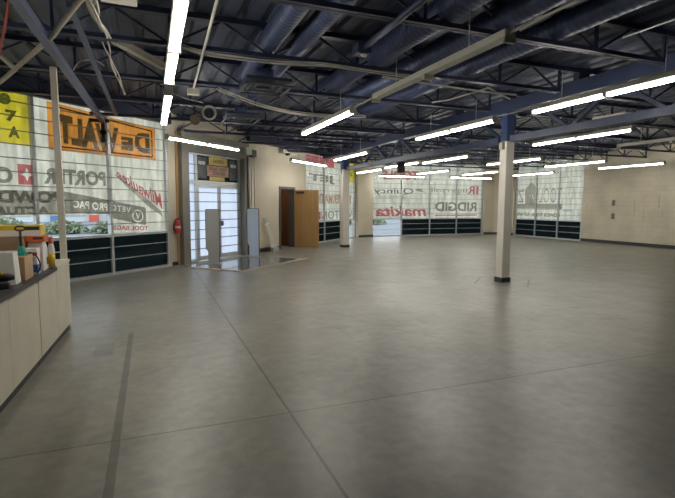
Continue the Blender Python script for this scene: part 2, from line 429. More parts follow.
# windows -----------------------------------------------------------------------------------
BARS_UP = [1.16, 1.42, 1.68, 1.94, 2.20, 2.45, 2.70, 2.95, 3.21, 3.47, 3.70]
BARS_LO = [.36, .64]
def window(name, loc, rotz, edges, clear_low=(), jl=True, jr=True):
    o = struct(empty(name, loc, rotz))
    a, b_ = edges[0], edges[-1]
    for i, e in enumerate(edges):
        end = i in (0, len(edges) - 1)
        m = MB(); m.box(e - .032, e + .032, 0, .11, .06, ZW - .04); m.build('mullion', M_ALU, o)
    m = MB(); m.box(a - .03, b_ + .03, -.01, .12, 0, .06); m.build('sill', M_ALU, o)
    m = MB(); m.box(a - .03, b_ + .03, 0, .11, ZW - .05, ZW); m.build('head', M_ALU, o)
    m = MB()
    for i in range(len(edges) - 1): m.box(edges[i] + .032, edges[i + 1] - .032, -.004, .10, .87, .93)
    m.build('middle_rail', M_ALU, o)
    for i in range(len(edges) - 1):
        l, r = edges[i] + .032, edges[i + 1] - .032
        m = MB(); m.box(l, r, .050, .056, .93, ZW - .05); m.build('pane', M_GLASS, o)
        m = MB(); m.box(l, r, .050, .056, .06, .87); m.build('pane', M_GLASS if i in clear_low else M_TINT, o)
    for z in BARS_LO + BARS_UP:
        m = MB(); m.box(a, b_, -.022, -.004, z - .009, z + .009); m.build('security_bar', M_ALU if z < .9 else M_BAR, o)  # backlit upper bars get darker metal, room-lit lower bars paler metal
    return o
window('window_1', (AX, AY, 0), RZ, [-4.0, -2.27, -.58, 1.10, 2.80])
window('window_2', (AX, AY, 0), RZ, [10.14, 11.83, 13.50, 15.13], clear_low=(2,))
window('window_3', (0, BY, 0), 0, [10.46, 12.14, 13.84, 15.54, 17.22], clear_low=(0,))
window('window_4', (RX, BY, 0), -PI / 2, [1.38, 2.78, 4.22, 5.60])

# banners hung outside the glass ---------------------------------------------------------------
def banner(name, label, loc, rotz, s0, s1, z0, z1, m, y=.075, poly=None):
    o = thing(name, label, 'banner', loc, rotz)
    k = MB()
    if poly: k.prism(poly, y, y + .004)
    else: k.box(s0, s1, y, y + .004, z0, z1)
    k.build('sheet', m, o); return o
def text_geo(txt, bold, shear, sp):
    c = bpy.data.curves.new('letters', 'FONT'); c.body = txt; c.offset = bold; c.shear = shear; c.space_character = sp; c.resolution_u = 3
    o = bpy.data.objects.new('letters', c); COL.objects.link(o)
    dg = bpy.context.evaluated_depsgraph_get(); me = o.evaluated_get(dg).to_mesh()
    v = [tuple(q.co) for q in me.vertices]; f = [tuple(p.vertices) for p in me.polygons]
    o.evaluated_get(dg).to_mesh_clear(); bpy.data.objects.remove(o); bpy.data.curves.remove(c)
    return v, f
def letters(name, txt, parent, s0, s1, z0, z1, m, y=.066, bold=.03, shear=0, slope=0., mirror=True, sp=1.0, grow=0.):
    """film lettering seen from behind (mirrored); slope = rise per metre along the wall; grow = height at the far end relative to start"""
    v, f = text_geo(txt, bold, shear, sp)
    xs = [p[0] for p in v]; ys = [p[1] for p in v]; a, b_ = min(xs), max(xs); c, d = min(ys), max(ys)
    k = MB()
    for p in v:
        u = (p[0] - a) / (b_ - a); w_ = (p[1] - c) / (d - c)
        s = s1 - u * (s1 - s0) if mirror else s0 + u * (s1 - s0)
        hh = (z1 - z0) * (1 + grow * (s - s0) / (s1 - s0))
        k.v.append((s, y, z0 + w_ * hh + slope * (s - s0)))
    for q in f: k.f.append(tuple(reversed(q)) if mirror else q); k.sm.append(False)
    return k.build(name, m, parent)
def cut_letters(o, items, y0=.05, y1=.09):
    """lettering left open in a printed shape, so the white sheet shows through"""
    for txt, s0, s1, z0, z1, bold, slope in items:
        v, f = text_geo(txt, bold, 0, 1.0)
        xs = [p[0] for p in v]; ys = [p[1] for p in v]; a, b_ = min(xs), max(xs); c, d = min(ys), max(ys)
        q = []
        for p in v:
            s = s1 - (p[0] - a) / (b_ - a) * (s1 - s0); q.append((s, z0 + (p[1] - c) / (d - c) * (z1 - z0) + slope * (s - s0)))
        n = len(q); vv = [(s, y0, z) for s, z in q] + [(s, y1, z) for s, z in q]; ff = []
        ed = {}
        for t in f:
            t = tuple(reversed(t)); ff.append(t); ff.append(tuple(n + i for i in reversed(t)))
            for i in range(len(t)): ed[(t[i], t[(i + 1) % len(t)])] = 1
        for (i, j) in ed:
            if (j, i) not in ed: ff.append((j, i, n + i, n + j))
        me = bpy.data.meshes.new('cutter'); me.from_pydata(vv, [], ff); me.update()
        import bmesh
        bm_ = bmesh.new(); bm_.from_mesh(me); bmesh.ops.remove_doubles(bm_, verts=bm_.verts, dist=1e-5); bmesh.ops.recalc_face_normals(bm_, faces=bm_.faces); bm_.to_mesh(me); bm_.free()
        c_ = bpy.data.objects.new('cutter', me); COL.objects.link(c_)
        par = o.parent; c_.parent = par
        md = o.modifiers.new('cut', 'BOOLEAN'); md.operation = 'DIFFERENCE'; md.solver = 'EXACT'; md.object = c_
        bpy.context.view_layer.update()
        w0 = max(v_.co.x for v_ in o.data.vertices) - min(v_.co.x for v_ in o.data.vertices); a0 = sum(p_.area for p_ in o.data.polygons)
        for sv in ('EXACT', 'FAST', 'MANIFOLD'):
            md.solver = sv; bpy.context.view_layer.update()
            dg = bpy.context.evaluated_depsgraph_get(); nm = bpy.data.meshes.new_from_object(o.evaluated_get(dg))
            w1 = (max(v_.co.x for v_ in nm.vertices) - min(v_.co.x for v_ in nm.vertices)) if len(nm.vertices) else 0
            ar = sum(p_.area for p_ in nm.polygons)
            if w1 > w0 * .97 and .5 * a0 < ar < .995 * a0: break
        else:
            nm = None
        o.modifiers.clear()
        if nm: o.data = nm
        bpy.data.objects.remove(c_)
    return o
def shape(name, parent, pts, m, y=.066, th=.002): return MB().prism(pts, y, y + th).build(name, SOL.get(m, m), parent)
def rect(name, parent, s0, s1, z0, z1, m, y=.066): return MB().box(s0, s1, y, y + .002, z0, z1).build(name, SOL.get(m, m), parent)
CH = ((AX, AY, 0), RZ)
bw1 = banner('window_banner', 'wide white window banner with grey lettering behind the power pole, below the orange banner', *CH, -3.97, 1.08, 1.37, 3.74, M_SHEET)
bw2 = banner('window_banner', 'white window banner with red diagonal script beside the fire extinguisher', *CH, 1.085, 2.77, .94, 3.74, M_SHEET)
letters('lettering', 'PORTER', bw1, -.38, 1.03, 2.00, 2.32, M_INK2, bold=.045)
for pts in ([(-.87, 1.97), (-.70, 1.97), (-.70, 2.03), (-.735, 2.125), (-.83, 2.16), (-.87, 2.16)], [(-.87, 2.16), (-.83, 2.16), (-.735, 2.195), (-.70, 2.30), (-.70, 2.35), (-.87, 2.35)],
            [(-.70, 2.35), (-.70, 2.30), (-.665, 2.195), (-.57, 2.16), (-.53, 2.16), (-.53, 2.35)], [(-.53, 2.16), (-.57, 2.16), (-.665, 2.125), (-.70, 2.03), (-.70, 1.97), (-.53, 1.97)]):
    shape('red_quarter', bw1, pts, M_REDINK)
letters('lettering', 'CABLE', bw1, -2.15, -.96, 1.98, 2.28, M_INK2, bold=.045)
rect('grey_band', bw1, -3.2, -.06, 1.40, 1.86, M_INK3, y=.068)
letters('lettering', 'POWDER', bw1, -1.75, -.02, 1.62, 1.86, M_INK2, bold=.06)
letters('lettering', 'ACTUATED', bw1, -1.85, -.30, 1.40, 1.56, M_INK2, bold=.06)
cut_letters(shape('grey_shield', bw1, [(-.02, 1.42), (-.02, 1.86), (.05, 1.86), (1.07, 1.70), (1.07, 1.38), (.1, 1.42)], M_INK2), [('PRO PAC', .22, 1.05, 1.53, 1.70, .03, -.10)])
cut_letters(shape('grey_shield', bw2, [(1.10, 1.69), (2.10, 1.535), (2.14, 1.50), (2.14, 1.14), (2.10, 1.10), (1.10, 1.30)], M_INK2), [('V', 1.56, 1.68, 1.40, 1.54, .02, -.05), ('E', 1.44, 1.53, 1.425, 1.56, .02, -.05), ('T', 1.31, 1.42, 1.44, 1.575, .02, -.05), ('O', 1.15, 1.28, 1.465, 1.595, .02, -.05), ('O', 1.72, 2.06, 1.18, 1.49, -.01, -.06), ('V', 1.82, 1.97, 1.26, 1.41, .02, -.06)])
letters('lettering', 'TOOL BAGS', bw2, 1.18, 2.19, 1.02, 1.13, M_REDINK, bold=.035, slope=-.06)
letters('lettering', 'Milwaukee', bw2, 1.32, 2.68, 2.22, 2.42, M_REDINK, bold=.02, shear=.25, slope=-.55, grow=.9)
shape('swoosh', bw2, [(1.26, 2.28), (1.40, 2.24), (2.0, 1.86), (2.64, 1.44), (2.66, 1.30), (2.18, 1.58), (1.75, 1.90)], M_INK3)
bo = banner('orange_banner', 'orange banner with black mirrored lettering high on the windows', *CH, 0, 0, 0, 0, M_ORANGE, y=.0705, poly=[(-.24, 2.68), (2.51, 2.69), (2.51, 3.47), (-.24, 3.62)])
bl = MB()
for (a, b_) in (((-.12, 2.76), (2.40, 2.77)), ((2.40, 2.77), (2.40, 3.40)), ((2.40, 3.40), (-.12, 3.545)), ((-.12, 3.545), (-.12, 2.76))):
    bl.bar((a[0], .069, a[1]), (b_[0], .069, b_[1]), .002, .03)
bl.build('border_line', M_INK, bo)
letters('lettering', 'WALT', bo, -.05, 1.42, 2.84, 3.42, M_INK, bold=.06, slope=-.06)
letters('lettering', 'E', bo, 1.48, 1.82, 2.86, 3.16, M_INK, bold=.06)
letters('lettering', 'D', bo, 1.86, 2.32, 2.84, 3.32, M_INK, bold=.06)
by = banner('yellow_banner', 'yellow banner with black letters at the far left window', *CH, -2.2, -.62, 2.71, 3.64, M_YELLOW, y=.0705)
for ch, z0, mir, sx in (('e', 3.40, True, -1.13), ('7', 3.11, False, -1.03), ('A', 2.82, True, -1.0)):
    letters('lettering', ch, by, sx, sx + .21, z0, z0 + .21, M_INK, bold=.05, mirror=mir)
for tx, z0, z1 in (('SAL', 3.38, 3.60), ('20', 3.09, 3.32), ('USA', 2.80, 3.03)):
    letters('lettering', tx, by, -1.95, -1.24, z0, z1, M_INK, bold=.05)

bj = banner('window_banner', 'white window banner with a red top band behind the open wooden door', *CH, 10.17, 15.1, .94, 3.74, M_SHEET)
rect('red_band', bj, 10.2, 12.87, 3.22, 3.62, M_REDINK)
letters('lettering', 'JET', bj, 10.48, 12.95, 2.50, 2.88, M_INK2, bold=.045)
letters('lettering', 'POWERMATIC', bj, 11.0, 14.75, 1.66, 2.08, M_ORINK, bold=.045)
letters('lettering', 'WILTON', bj, 11.6, 14.95, .98, 1.34, M_INK3, bold=.01)
rect('red_square', bj, 11.15, 11.55, 1.0, 1.32, M_REDINK)
byj = banner('yellow_banner', 'small yellow banner high in the corner beyond the rear column', *CH, 14.06, 15.08, 2.72, 3.68, M_YELLOW, y=.0705)
for tx, z0 in (('60', 3.30), ('SALE', 2.98)): letters('lettering', tx, byj, 14.2, 14.9, z0, z0 + .2, M_INK, bold=.03)

bm = banner('window_banner', 'white banner across the far windows with red and grey tool names', (0, BY, 0), 0, 10.48, 17.2, .94, 3.74, M_SHEET)
letters('lettering', 'TOOLS', bm, 11.0, 13.15, 2.90, 3.38, M_REDINK, bold=.05)
letters('lettering', 'Quincy', bm, 10.55, 12.85, 2.10, 2.48, M_INK2, bold=.015)
letters('lettering', 'COMPRESSORS', bm, 10.7, 12.5, 1.98, 2.08, M_INK3, bold=.0)
letters('lettering', 'makita', bm, 10.66, 13.66, 1.02, 1.56, M_REDINK, bold=.025, shear=.15)
letters('lettering', 'Ingersoll', bm, 13.95, 16.2, 2.22, 2.52, M_INK3, bold=.0)
letters('lettering', 'R', bm, 16.25, 16.72, 2.22, 2.66, M_REDINK, bold=.02)
letters('lettering', 'I', bm, 16.84, 16.98, 2.22, 2.66, M_REDINK, bold=.02)
letters('lettering', 'RIDGID', bm, 14.2, 16.88, 1.28, 1.78, M_INK2, bold=.03)
rect('red_line', bm, 14.2, 16.9, 1.04, 1.10, M_REDINK)
shape('swoosh', bm, [(12.95, 2.42), (13.2, 2.48), (13.5, 2.40), (13.3, 2.38), (13.6, 2.26), (13.3, 2.30), (13.0, 2.36)], M_INK3)
bt = banner('window_banner', 'white banner with grey house emblem on the right wall windows', (RX, BY, 0), -PI / 2, 1.41, 5.57, .94, 3.74, M_SHEET)
cut_letters(shape('house_emblem', bt, [(1.95, 2.42), (2.38, 2.82), (2.84, 2.44), (2.82, 1.70), (1.98, 1.70)], M_INK3), [('//', 2.26, 2.6, 1.95, 2.2, .02, 0)])
rect('base_band', bt, 1.42, 4.42, 1.45, 1.70, M_INK3)
letters('lettering', 'TOOL', bt, 2.95, 4.38, 1.76, 2.46, M_INK3, bold=-.012)
letters('lettering', 'Z', bt, 1.44, 1.90, 1.78, 2.42, M_INK3, bold=.0)
letters('lettering', 'POWER TOOL REPAIR', bt, 1.42, 4.30, 1.06, 1.24, M_INK2, bold=.03)
letters('lettering', 'OPEN', bt, 4.5, 5.05, 1.32, 1.44, M_BLUEINK, bold=.03)

# entry ---------------------------------------------------------------------------------------
e = struct(empty('trim_1', (AX, AY, 0), RZ))
m = MB(); m.box(3.17, 3.43, -.16, .2, 0, 3.10); m.build('left_jamb', M_TAUPE, e)
m = MB(); m.box(5.90, 6.14, -.16, .2, 0, 3.10); m.build('right_jamb', M_TAUPE, e)
m = MB(); m.box(3.17, 6.14, -.16, .2, 3.02, 3.52); m.build('header', M_TAUPE, e)
m = MB(); m.box(6.02, 6.10, -.19, -.16, 0, 3.10); m.build('dark_channel', M_DARK, e)
m = MB(); m.box(3.09, 3.165, -.03, 0, 0, 3.5); struct(m.build('trim_2', M_TRIMWOOD, loc=(AX, AY, 0), rotz=RZ))
m = MB(); m.box(6.15, 6.20, -.03, 0, 0, 3.3); struct(m.build('trim_3', M_TRIMWOOD, loc=(AX, AY, 0), rotz=RZ))
d = struct(empty('door_1', (AX, AY, 0), RZ))
m = MB(); m.box(3.43, 3.50, .02, .12, 0, 3.02); m.box(3.86, 3.95, .02, .14, 0, 3.02); m.box(5.82, 5.90, .02, .12, 0, 3.02); m.box(3.5, 5.82, .02, .12, 2.18, 2.28); m.box(3.5, 5.82, .02, .12, 2.98, 3.02); m.box(3.5, 3.86, .02, .12, 0, .08)
m.build('frame', M_ALU, d)
m = MB(); m.box(3.50, 3.86, .07, .076, .08, 2.18); m.box(3.50, 3.86, .07, .076, 2.28, 2.98); m.build('sidelight_pane', M_FROST, d)
m = MB(); m.box(3.95, 5.82, .07, .076, 2.28, 2.98); m.build('transom_pane', M_TINT, d)
for (a, b_) in ((3.95, 4.88), (4.89, 5.82)):
    m = MB(); m.box(a, a + .06, .03, .09, .02, 2.17); m.box(b_ - .06, b_, .03, .09, .02, 2.17); m.box(a, b_, .03, .09, .02, .14); m.box(a, b_, .03, .09, 2.09, 2.17)
    lf = m.build('leaf', M_ALU, d)
    m = MB(); m.box(a + .06, b_ - .06, .057, .063, .14, 2.09); m.build('pane', M_FROST, lf)
m = MB(); m.box(4.8, 4.84, -.05, .03, .98, 1.12); m.box(4.93, 4.97, -.05, .03, .98, 1.12); m.build('pull_handle', M_BAR, d)
for z in (.36, .64, .90, 1.16, 1.42, 1.68, 1.94, 2.45, 2.70):
    x1 = 5.85 if z < 2.2 else 3.9
    m = MB(); m.box(3.45, x1, -.015, .005, z - .012, z + .012); m.build('security_bar', M_BAR, d)
# signs in the transom
def tsign(name, label, s0, s1, z0, z1, mm, words):
    o = thing(name, label, 'sign', (AX, AY, 0), RZ)
    m = MB(); m.rbox(s0, s1, .045, .06, z0, z1, .003); m.build('panel', mm, o)
    for (tx, a, b_, c, dd) in words: letters('lettering', tx, o, a, b_, c, dd, M_SIGNINK, y=.042, bold=.02)
M_SIGNINK = mat('sign_ink', (.16, .10, .05), .6)
tsign('hanging_sign', 'yellow sign at the top of the glass above the entry doors', 4.48, 5.30, 2.74, 2.97, M_SIGNY, [('OPEN', 4.66, 5.14, 2.80, 2.91)])
tsign('hanging_sign', 'rose and beige sign with rows of writing above the entry doors', 4.40, 5.36, 2.42, 2.72, M_SIGNR, [('TOOL', 4.90, 5.28, 2.60, 2.68), ('SALES', 4.48, 4.84, 2.60, 2.68), ('SERVICE', 4.6, 5.2, 2.47, 2.56)])
tsign('hanging_sign', 'narrow mustard sign strip below the rose sign over the entry doors', 4.50, 5.16, 2.30, 2.41, M_SIGNY, [])
for s0, s1, lab in ((3.99, 4.36, 'dark poster on the left of the glass above the entry doors'), (5.42, 5.80, 'dark poster on the right of the glass above the entry doors')):
    o = thing('poster', lab, 'poster', (AX, AY, 0), RZ)
    m = MB(); m.box(s0, s1, .052, .06, 2.34, 2.94); m.build('sheet', mat('poster_dark', (.05, .055, .065), .4, var=.5, scale=9), o)
    m = MB()
    for i in range(7): m.box(s0 + .05 + .04 * i, s0 + .078 + .04 * i, .049, .0525, 2.74 - .012 * (i % 3), 2.82)
    m.build('white_print', M_WHITE, o)

# tile landing with wooden edging
tl = thing('entry_mat', 'shiny grey tiled landing with wooden edging before the entry doors', 'tiled landing', (2.06, 11.47, 0), RZ)
m = MB(); m.box(-.02, 2.90, .03, 1.87, .001, .008)
m.build('tile_field', M_TILE, tl)
m = MB(); m.box(-.16, 3.04, -.13, .03, .001, .014); m.box(-.16, -.0, .03, 1.70, .001, .014); m.box(2.88, 3.04, .03, 1.0, .001, .014)
m.build('wood_edging', M_PINE, tl)

# interior door -------------------------------------------------------------------------------
dd = struct(empty('door_2', (AX, AY, 0), RZ))
m = MB(); m.box(DO[0] - .06, DO[0] + .025, -.03, .22, 0, DO[2] + .06); m.box(DO[1] - .03, DO[1] + .06, -.03, .22, 0, DO[2] + .06); m.box(DO[0], DO[1], -.03, .22, DO[2] - .025, DO[2] + .06)
m.build('frame', M_JAMB, dd)
ld = thing('door_leaf', 'plain oak door standing open into the shop from the tan wall', 'door', (*cw(9.18, .035), 0), math.atan2(16.80 - 17.35, 5.92 - 5.05))
ox, oy = cw(9.18, .035)
ld.rotation_euler = (0, 0, math.atan2(16.62 - oy, 5.95 - ox))
m = MB(); m.rbox(0, .98, -.022, .022, .012, 2.15, .003); m.build('panel', M_OAK, ld)
m = MB(); m.rbox(.10, .42, -.065, -.022, 2.02, 2.10, .006); m.build('closer', M_BROWN, ld)
m = MB(); m.tube([(.90, -.022, 1.02), (.90, -.075, 1.02)], .014, 10); m.tube([(.90, -.07, 1.02), (.78, -.07, 1.02)], .011, 8); m.tube([(.90, -.022, 1.02), (.90, -.028, 1.02)], .034, 14)
m.build('handle', mat('brass', (.45, .33, .15), .3, .8), ld)
# small stained room behind the doorway
sr = MB(); sr.box(DO[0] - .6, DO[0] - .4, .22, 1.8, 0, 2.6); sr.box(DO[1] + .3, DO[1] + .5, .22, 1.8, 0, 2.6); sr.box(DO[0] - .6, DO[1] + .5, 1.8, 1.95, 0, 2.6)
sr.box(DO[0] - .6, DO[1] + .5, .22, 1.95, 2.6, 2.7)
struct(sr.build('wall_inner', M_WALNUT, loc=(AX, AY, 0), rotz=RZ))
il = thing('ceiling_light', 'added unseen warm lamp inside the brown room behind the doorway', 'ceiling light', (*cw(8.5, -.9), 2.5), RZ)  # unseen lamp added to brighten the brown room
MB().lathe([(.14, .0), (.16, .03), (.16, .10)], n=16).build('shade', emit('added_warm_lamp', (1, .8, .6), 14), il)
MB().lathe([(.18, .098), (.18, .102)], n=16).build('rim', M_ALU, il)
fb = MB(); fb.box(DO[0] - .6, DO[1] + .5, .2, 1.95, -.1, 0.0); struct(fb.build('floor_inner', M_FLOOR, loc=(AX, AY, 0), rotz=RZ))
for z, lab in ((1.50, 'small dark box on the brown wall inside the doorway, upper'), (.92, 'small dark box on the brown wall inside the doorway, lower')):
    o = thing('wall_box', lab, 'switch box', (*cw(9.1, -1.76), z), RZ)
    MB().rbox(-.09, .09, -.06, 0.035, -.08, .08, .008).build('case', M_DARK, o)

# fire extinguisher ------------------------------------------------------------------------------
fx, fy = cw(3.03, .09)
ex = thing('fire_extinguisher', 'red fire extinguisher hung on the tan strip left of the entry', 'fire extinguisher', (fx, fy, .84), RZ)
MB().lathe([(.05, 0), (.072, .015), (.075, .05), (.075, .27), (.06, .315), (.03, .345), (.028, .36)], n=18).build('tank', M_RED, ex)
m = MB(); m.lathe([(.0755, .14), (.0762, .14), (.0762, .20), (.0755, .20)], n=18); m.build('label_band', M_GREY, ex)
m = MB(); m.box(-.02, .02, -.02, .02, .36, .40); m.bar((-.01, 0, .40), (.11, -.03, .43), .022, .012); m.bar((-.01, 0, .375), (.10, -.03, .37), .02, .01); m.build('valve', M_BLACK, ex)
m = MB(); m.tube([(-.02, 0, .385), (-.07, -.02, .39), (-.12, -.01, .33), (-.15, 0, .22), (-.155, .0, .08)], .012, 8); m.build('hose', M_BLACK, ex)
m = MB(); m.box(-.03, .03, .075, .089, .05, .36); m.build('bracket', M_DARK, ex)

# security pedestals ------------------------------------------------------------------------------
def pedestal(label, x, y, rz, mt, h):
    o = thing('security_pedestal', label, 'security pedestal', (x, y, .0085), rz, 'anti-theft pedestals at the entry')
    m = MB(); m.prism([(-.12, 0), (.17, 0), (.17, .36), (.17, .42), (.17, h - .03), (.15, h), (-.15, h), (-.17, h - .03), (-.17, .42), (-.12, .34)], -.045, .045); m.build('panel', mt, o)
    m = MB(); m.box(.171, .186, -.05, .05, .0, h); m.box(-.182, -.171, -.05, .05, .40, h); m.box(-.175, .175, -.05, .05, h + .001, h + .014); m.build('edge_strip', M_DARK, o)
    m = MB(); m.rbox(-.15, .20, -.07, .07, 0, .03, .006); m.build('foot', M_GREY, o)
    return o
pedestal('grey security pedestal standing before the glass entry doors', 1.54, 13.06, math.radians(-6), M_GREY, 1.46)
pedestal('pale blue lit security pedestal beside the right entry jamb', 2.93, 14.50, math.radians(-20), M_PLIT, 1.47)
px, py = cw(7.30, .24)
ac = thing('acrylic_sheet', 'clear acrylic sheet leaning on the tan wall beside the pale pedestal', 'plastic sheet', (px, py, 0), RZ)
m = MB(); b = 0
m.v += [(-.02, -.02, .012), (.36, -.02, .012), (.36, -.008, .012), (-.02, -.008, .012), (-.22, .19, 1.16), (-.02, .19, 1.16), (-.02, .202, 1.16), (-.22, .202, 1.16)]
for f in ((3, 2, 1, 0), (4, 5, 6, 7), (0, 1, 5, 4), (1, 2, 6, 5), (2, 3, 7, 6), (3, 0, 4, 7)): m.f.append(f); m.sm.append(False)
m.build('sheet', M_ACRYL, ac)
m = MB(); m.bar((-.20, .14, .93), (.08, .14, .98), .008, .05); m.build('white_tape', M_WHITE, ac)
m = MB(); m.rbox(-.05, .36, -.07, .03, 0, .13, .01); m.build('foot', M_GREY, ac)

# boxes above entry and door
ox, oy = cw(6.02, .21)
o = thing('sign_box', 'pale green box at the top right corner of the entry frame', 'exit box', (ox, oy, 3.16), RZ)
MB().rbox(-.15, .15, -.05, .05, 0, .22, .01).build('case', M_PLASTIC, o)
m = MB(); m.box(-.01, .01, -.055, -.05, .0, .22); m.build('seam', M_WHITE, o)
ox, oy = cw(6.42, .10)
o = thing('control_box', 'black box with hanging cords on the tan wall right of the entry', 'control box', (ox, oy, 3.13), RZ)
MB().rbox(-.16, .12, -.08, .098, 0, .22, .015).build('case', M_BLACK, o)
for dx in (-.10, .06):
    m = MB(); m.tube([(dx, 0, .01), (dx - .01, -.01, -.6), (dx + .02, 0, -1.2), (dx - .03 if dx < 0 else dx + .01, -.0, -1.62)], .009, 6); m.build('cord', M_DARK, o)
ox, oy = cw(8.5, .13)
o = thing('emergency_light', 'beige emergency light unit high on the wall above the doorway', 'emergency light', (ox, oy, 3.38), RZ)
MB().rbox(-.38, .38, -.08, .125, .05, .19, .012).build('case', M_BEIGE, o)
m = MB(); m.lathe([(.05, -.02), (.09, 0), (.09, .06)], -.05, -.06, 12); m.build('lamp_head', M_DARK, o)

# columns -----------------------------------------------------------------------------------------
def column(label, x, y, w, ztop, zs):
    o = thing('steel_column', label, 'column', (x, y, 0))
    h = w / 2
    MB().rbox(-h, h, -h, h, 0, ztop, .008).build('shaft', M_COLP, o)
    m = MB(); m.box(-h - .012, h + .012, -h - .012, h + .012, 0, .10); m.build('base_trim', M_DARK, o)
    m = MB(); m.box(-h + .012, h - .012, -h + .012, h - .012, ztop, zs); m.box(-h - .06, h + .06, -h - .05, h + .05, zs - .03, zs); m.build('head', M_HEAD, o)
    m = MB(); m.rbox(-h - .07, -h, -.05, .05, ztop - .16, ztop - .02, .006); m.build('switch_box', M_BEIGE, o)
    return o
M_COLP = mat('column_paint', (.80, .75, .665), .5, var=.04, scale=2)
column('cream square column with blue head standing alone in the middle of the floor', 6.945, 8.04, .205, 2.93, 3.505)
column('cream square column further back by the slanted windows', 6.88, 16.72, .27, 2.93, 3.505)

# steelwork ---------------------------------------------------------------------------------------
GX = 6.93
JZ = 3.50
for jy in [2.75 + 1.75 * i for i in range(11)]:
    xa = LX + .02
    if jy > cham_y(LX): xa = AX + (jy - AY) * DX / DY + .03
    xb = RX - .02
    m = MB(); m.box(xa, xb, jy - .055, jy + .055, 3.86, 3.925); m.box(GX - .12, GX + .12, jy - .06, jy + .06, 3.745, 3.86)
    j = struct(m.build('ceiling_joist', M_STEEL))
    bc = MB(); wb = MB()
    for (a, b_) in ((xa, GX - .5), (GX + .5, xb)):
        if b_ - a < .6: continue
        bc.box(a, b_, jy - .055, jy - .008, JZ, JZ + .05); bc.box(a, b_, jy + .008, jy + .055, JZ, JZ + .05)
        nn = max(2, int(round((b_ - a) / .62))); st = (b_ - a) / nn
        for i in range(nn):
            p, q = a + i * st, a + (i + 1) * st
            if i % 2 == 0: wb.bar((p, jy, JZ + .03), (q, jy, 3.88), .026)
            else: wb.bar((p, jy, 3.88), (q, jy, JZ + .03), .026); wb.bar((q, jy, JZ + .03), (q, jy, 3.88), .034)
    if bc.v: bc.build('bottom_chord', M_STEEL, j); wb.build('web', M_STEEL, j)
gd = struct(empty('ceiling_girder', (GX, 0, 0)))
gy0, gy1 = FY + .02, cham_y(GX) - .1
m = MB(); m.box(-.10, .10, gy0, gy1, 3.52, 3.55); m.box(-.012, .012, gy0, gy1, 3.55, 3.71); m.box(-.10, .10, gy0, gy1, 3.71, 3.745); m.box(-.10, -.085, gy0, gy1, 3.55, 3.71); m.build('top_chord', M_BLUE, gd)
for (a, b_) in ((gy0, 7.85), (8.2, 16.52)):
    m = MB(); m.box(-.09, -.012, a, b_, 2.90, 3.03); m.box(.012, .09, a, b_, 2.90, 3.03); m.build('bottom_chord', M_BLUE, gd)
m = MB(); y = -4.0; up = True
while y < 16.0:
    y2 = y + .87
    if not (7.7 < (y + y2) / 2 < 8.35):
        m.bar((0, y, 2.98 if up else 3.56), (0, y2, 3.56 if up else 2.98), .07, .06)
    up = not up; y = y2
m.build('web', M_BLUE, gd)
# edge beam along the slanted wall
m = MB(); m.box(S0, 2.84, -.16, -.03, 3.62, 3.925); m.box(6.2, 15.0, -.16, -.03, 3.62, 3.925); struct(m.build('ceiling_beam', M_STEEL, loc=(AX, AY, 0), rotz=RZ))

# ceiling lights -----------------------------------------------------------------------------------
def make_light(name, label, lit=True, wide=.11):
    o = thing(name, label, 'ceiling light', group='twin tube strip lights')
    L2 = 1.285 if lit else 1.34
    m = MB(); m.rbox(-wide / 2, wide / 2, -L2, L2, .0, .07, .008)
    m.build('housing', M_BEIGE if lit else M_UNLIT, o)
    for yy, hw in ((-L2 + .015, .015), (0, .03), (L2 - .015, .015)):
        m = MB(); m.rbox(-wide / 2 - .004, wide / 2 + .004, yy - hw, yy + hw, -.050, .006, .004); m.build('socket', M_BEIGE, o)
    if lit:
        for sx in (-.026, .026):
            for (a, b_) in ((-L2 + .03, -.03), (.03, L2 - .03)):
                m = MB(); m.tube([(sx, a, -.026), (sx, b_, -.026)], .0140, 10); m.build('tube', M_TUBE, o)
    for yy in (-.75, .75):
        m = MB(); m.tube([(0, yy, .07), (0, yy, HANG)], .006, 6); m.build('hanger', M_ALU, o)
    return o
HANG = .44
first = make_light('ceiling_light', 'lit strip light nearest above the left side, crossing the top of the photo')
LZ = 3.085
rot45 = RZ - PI / 2
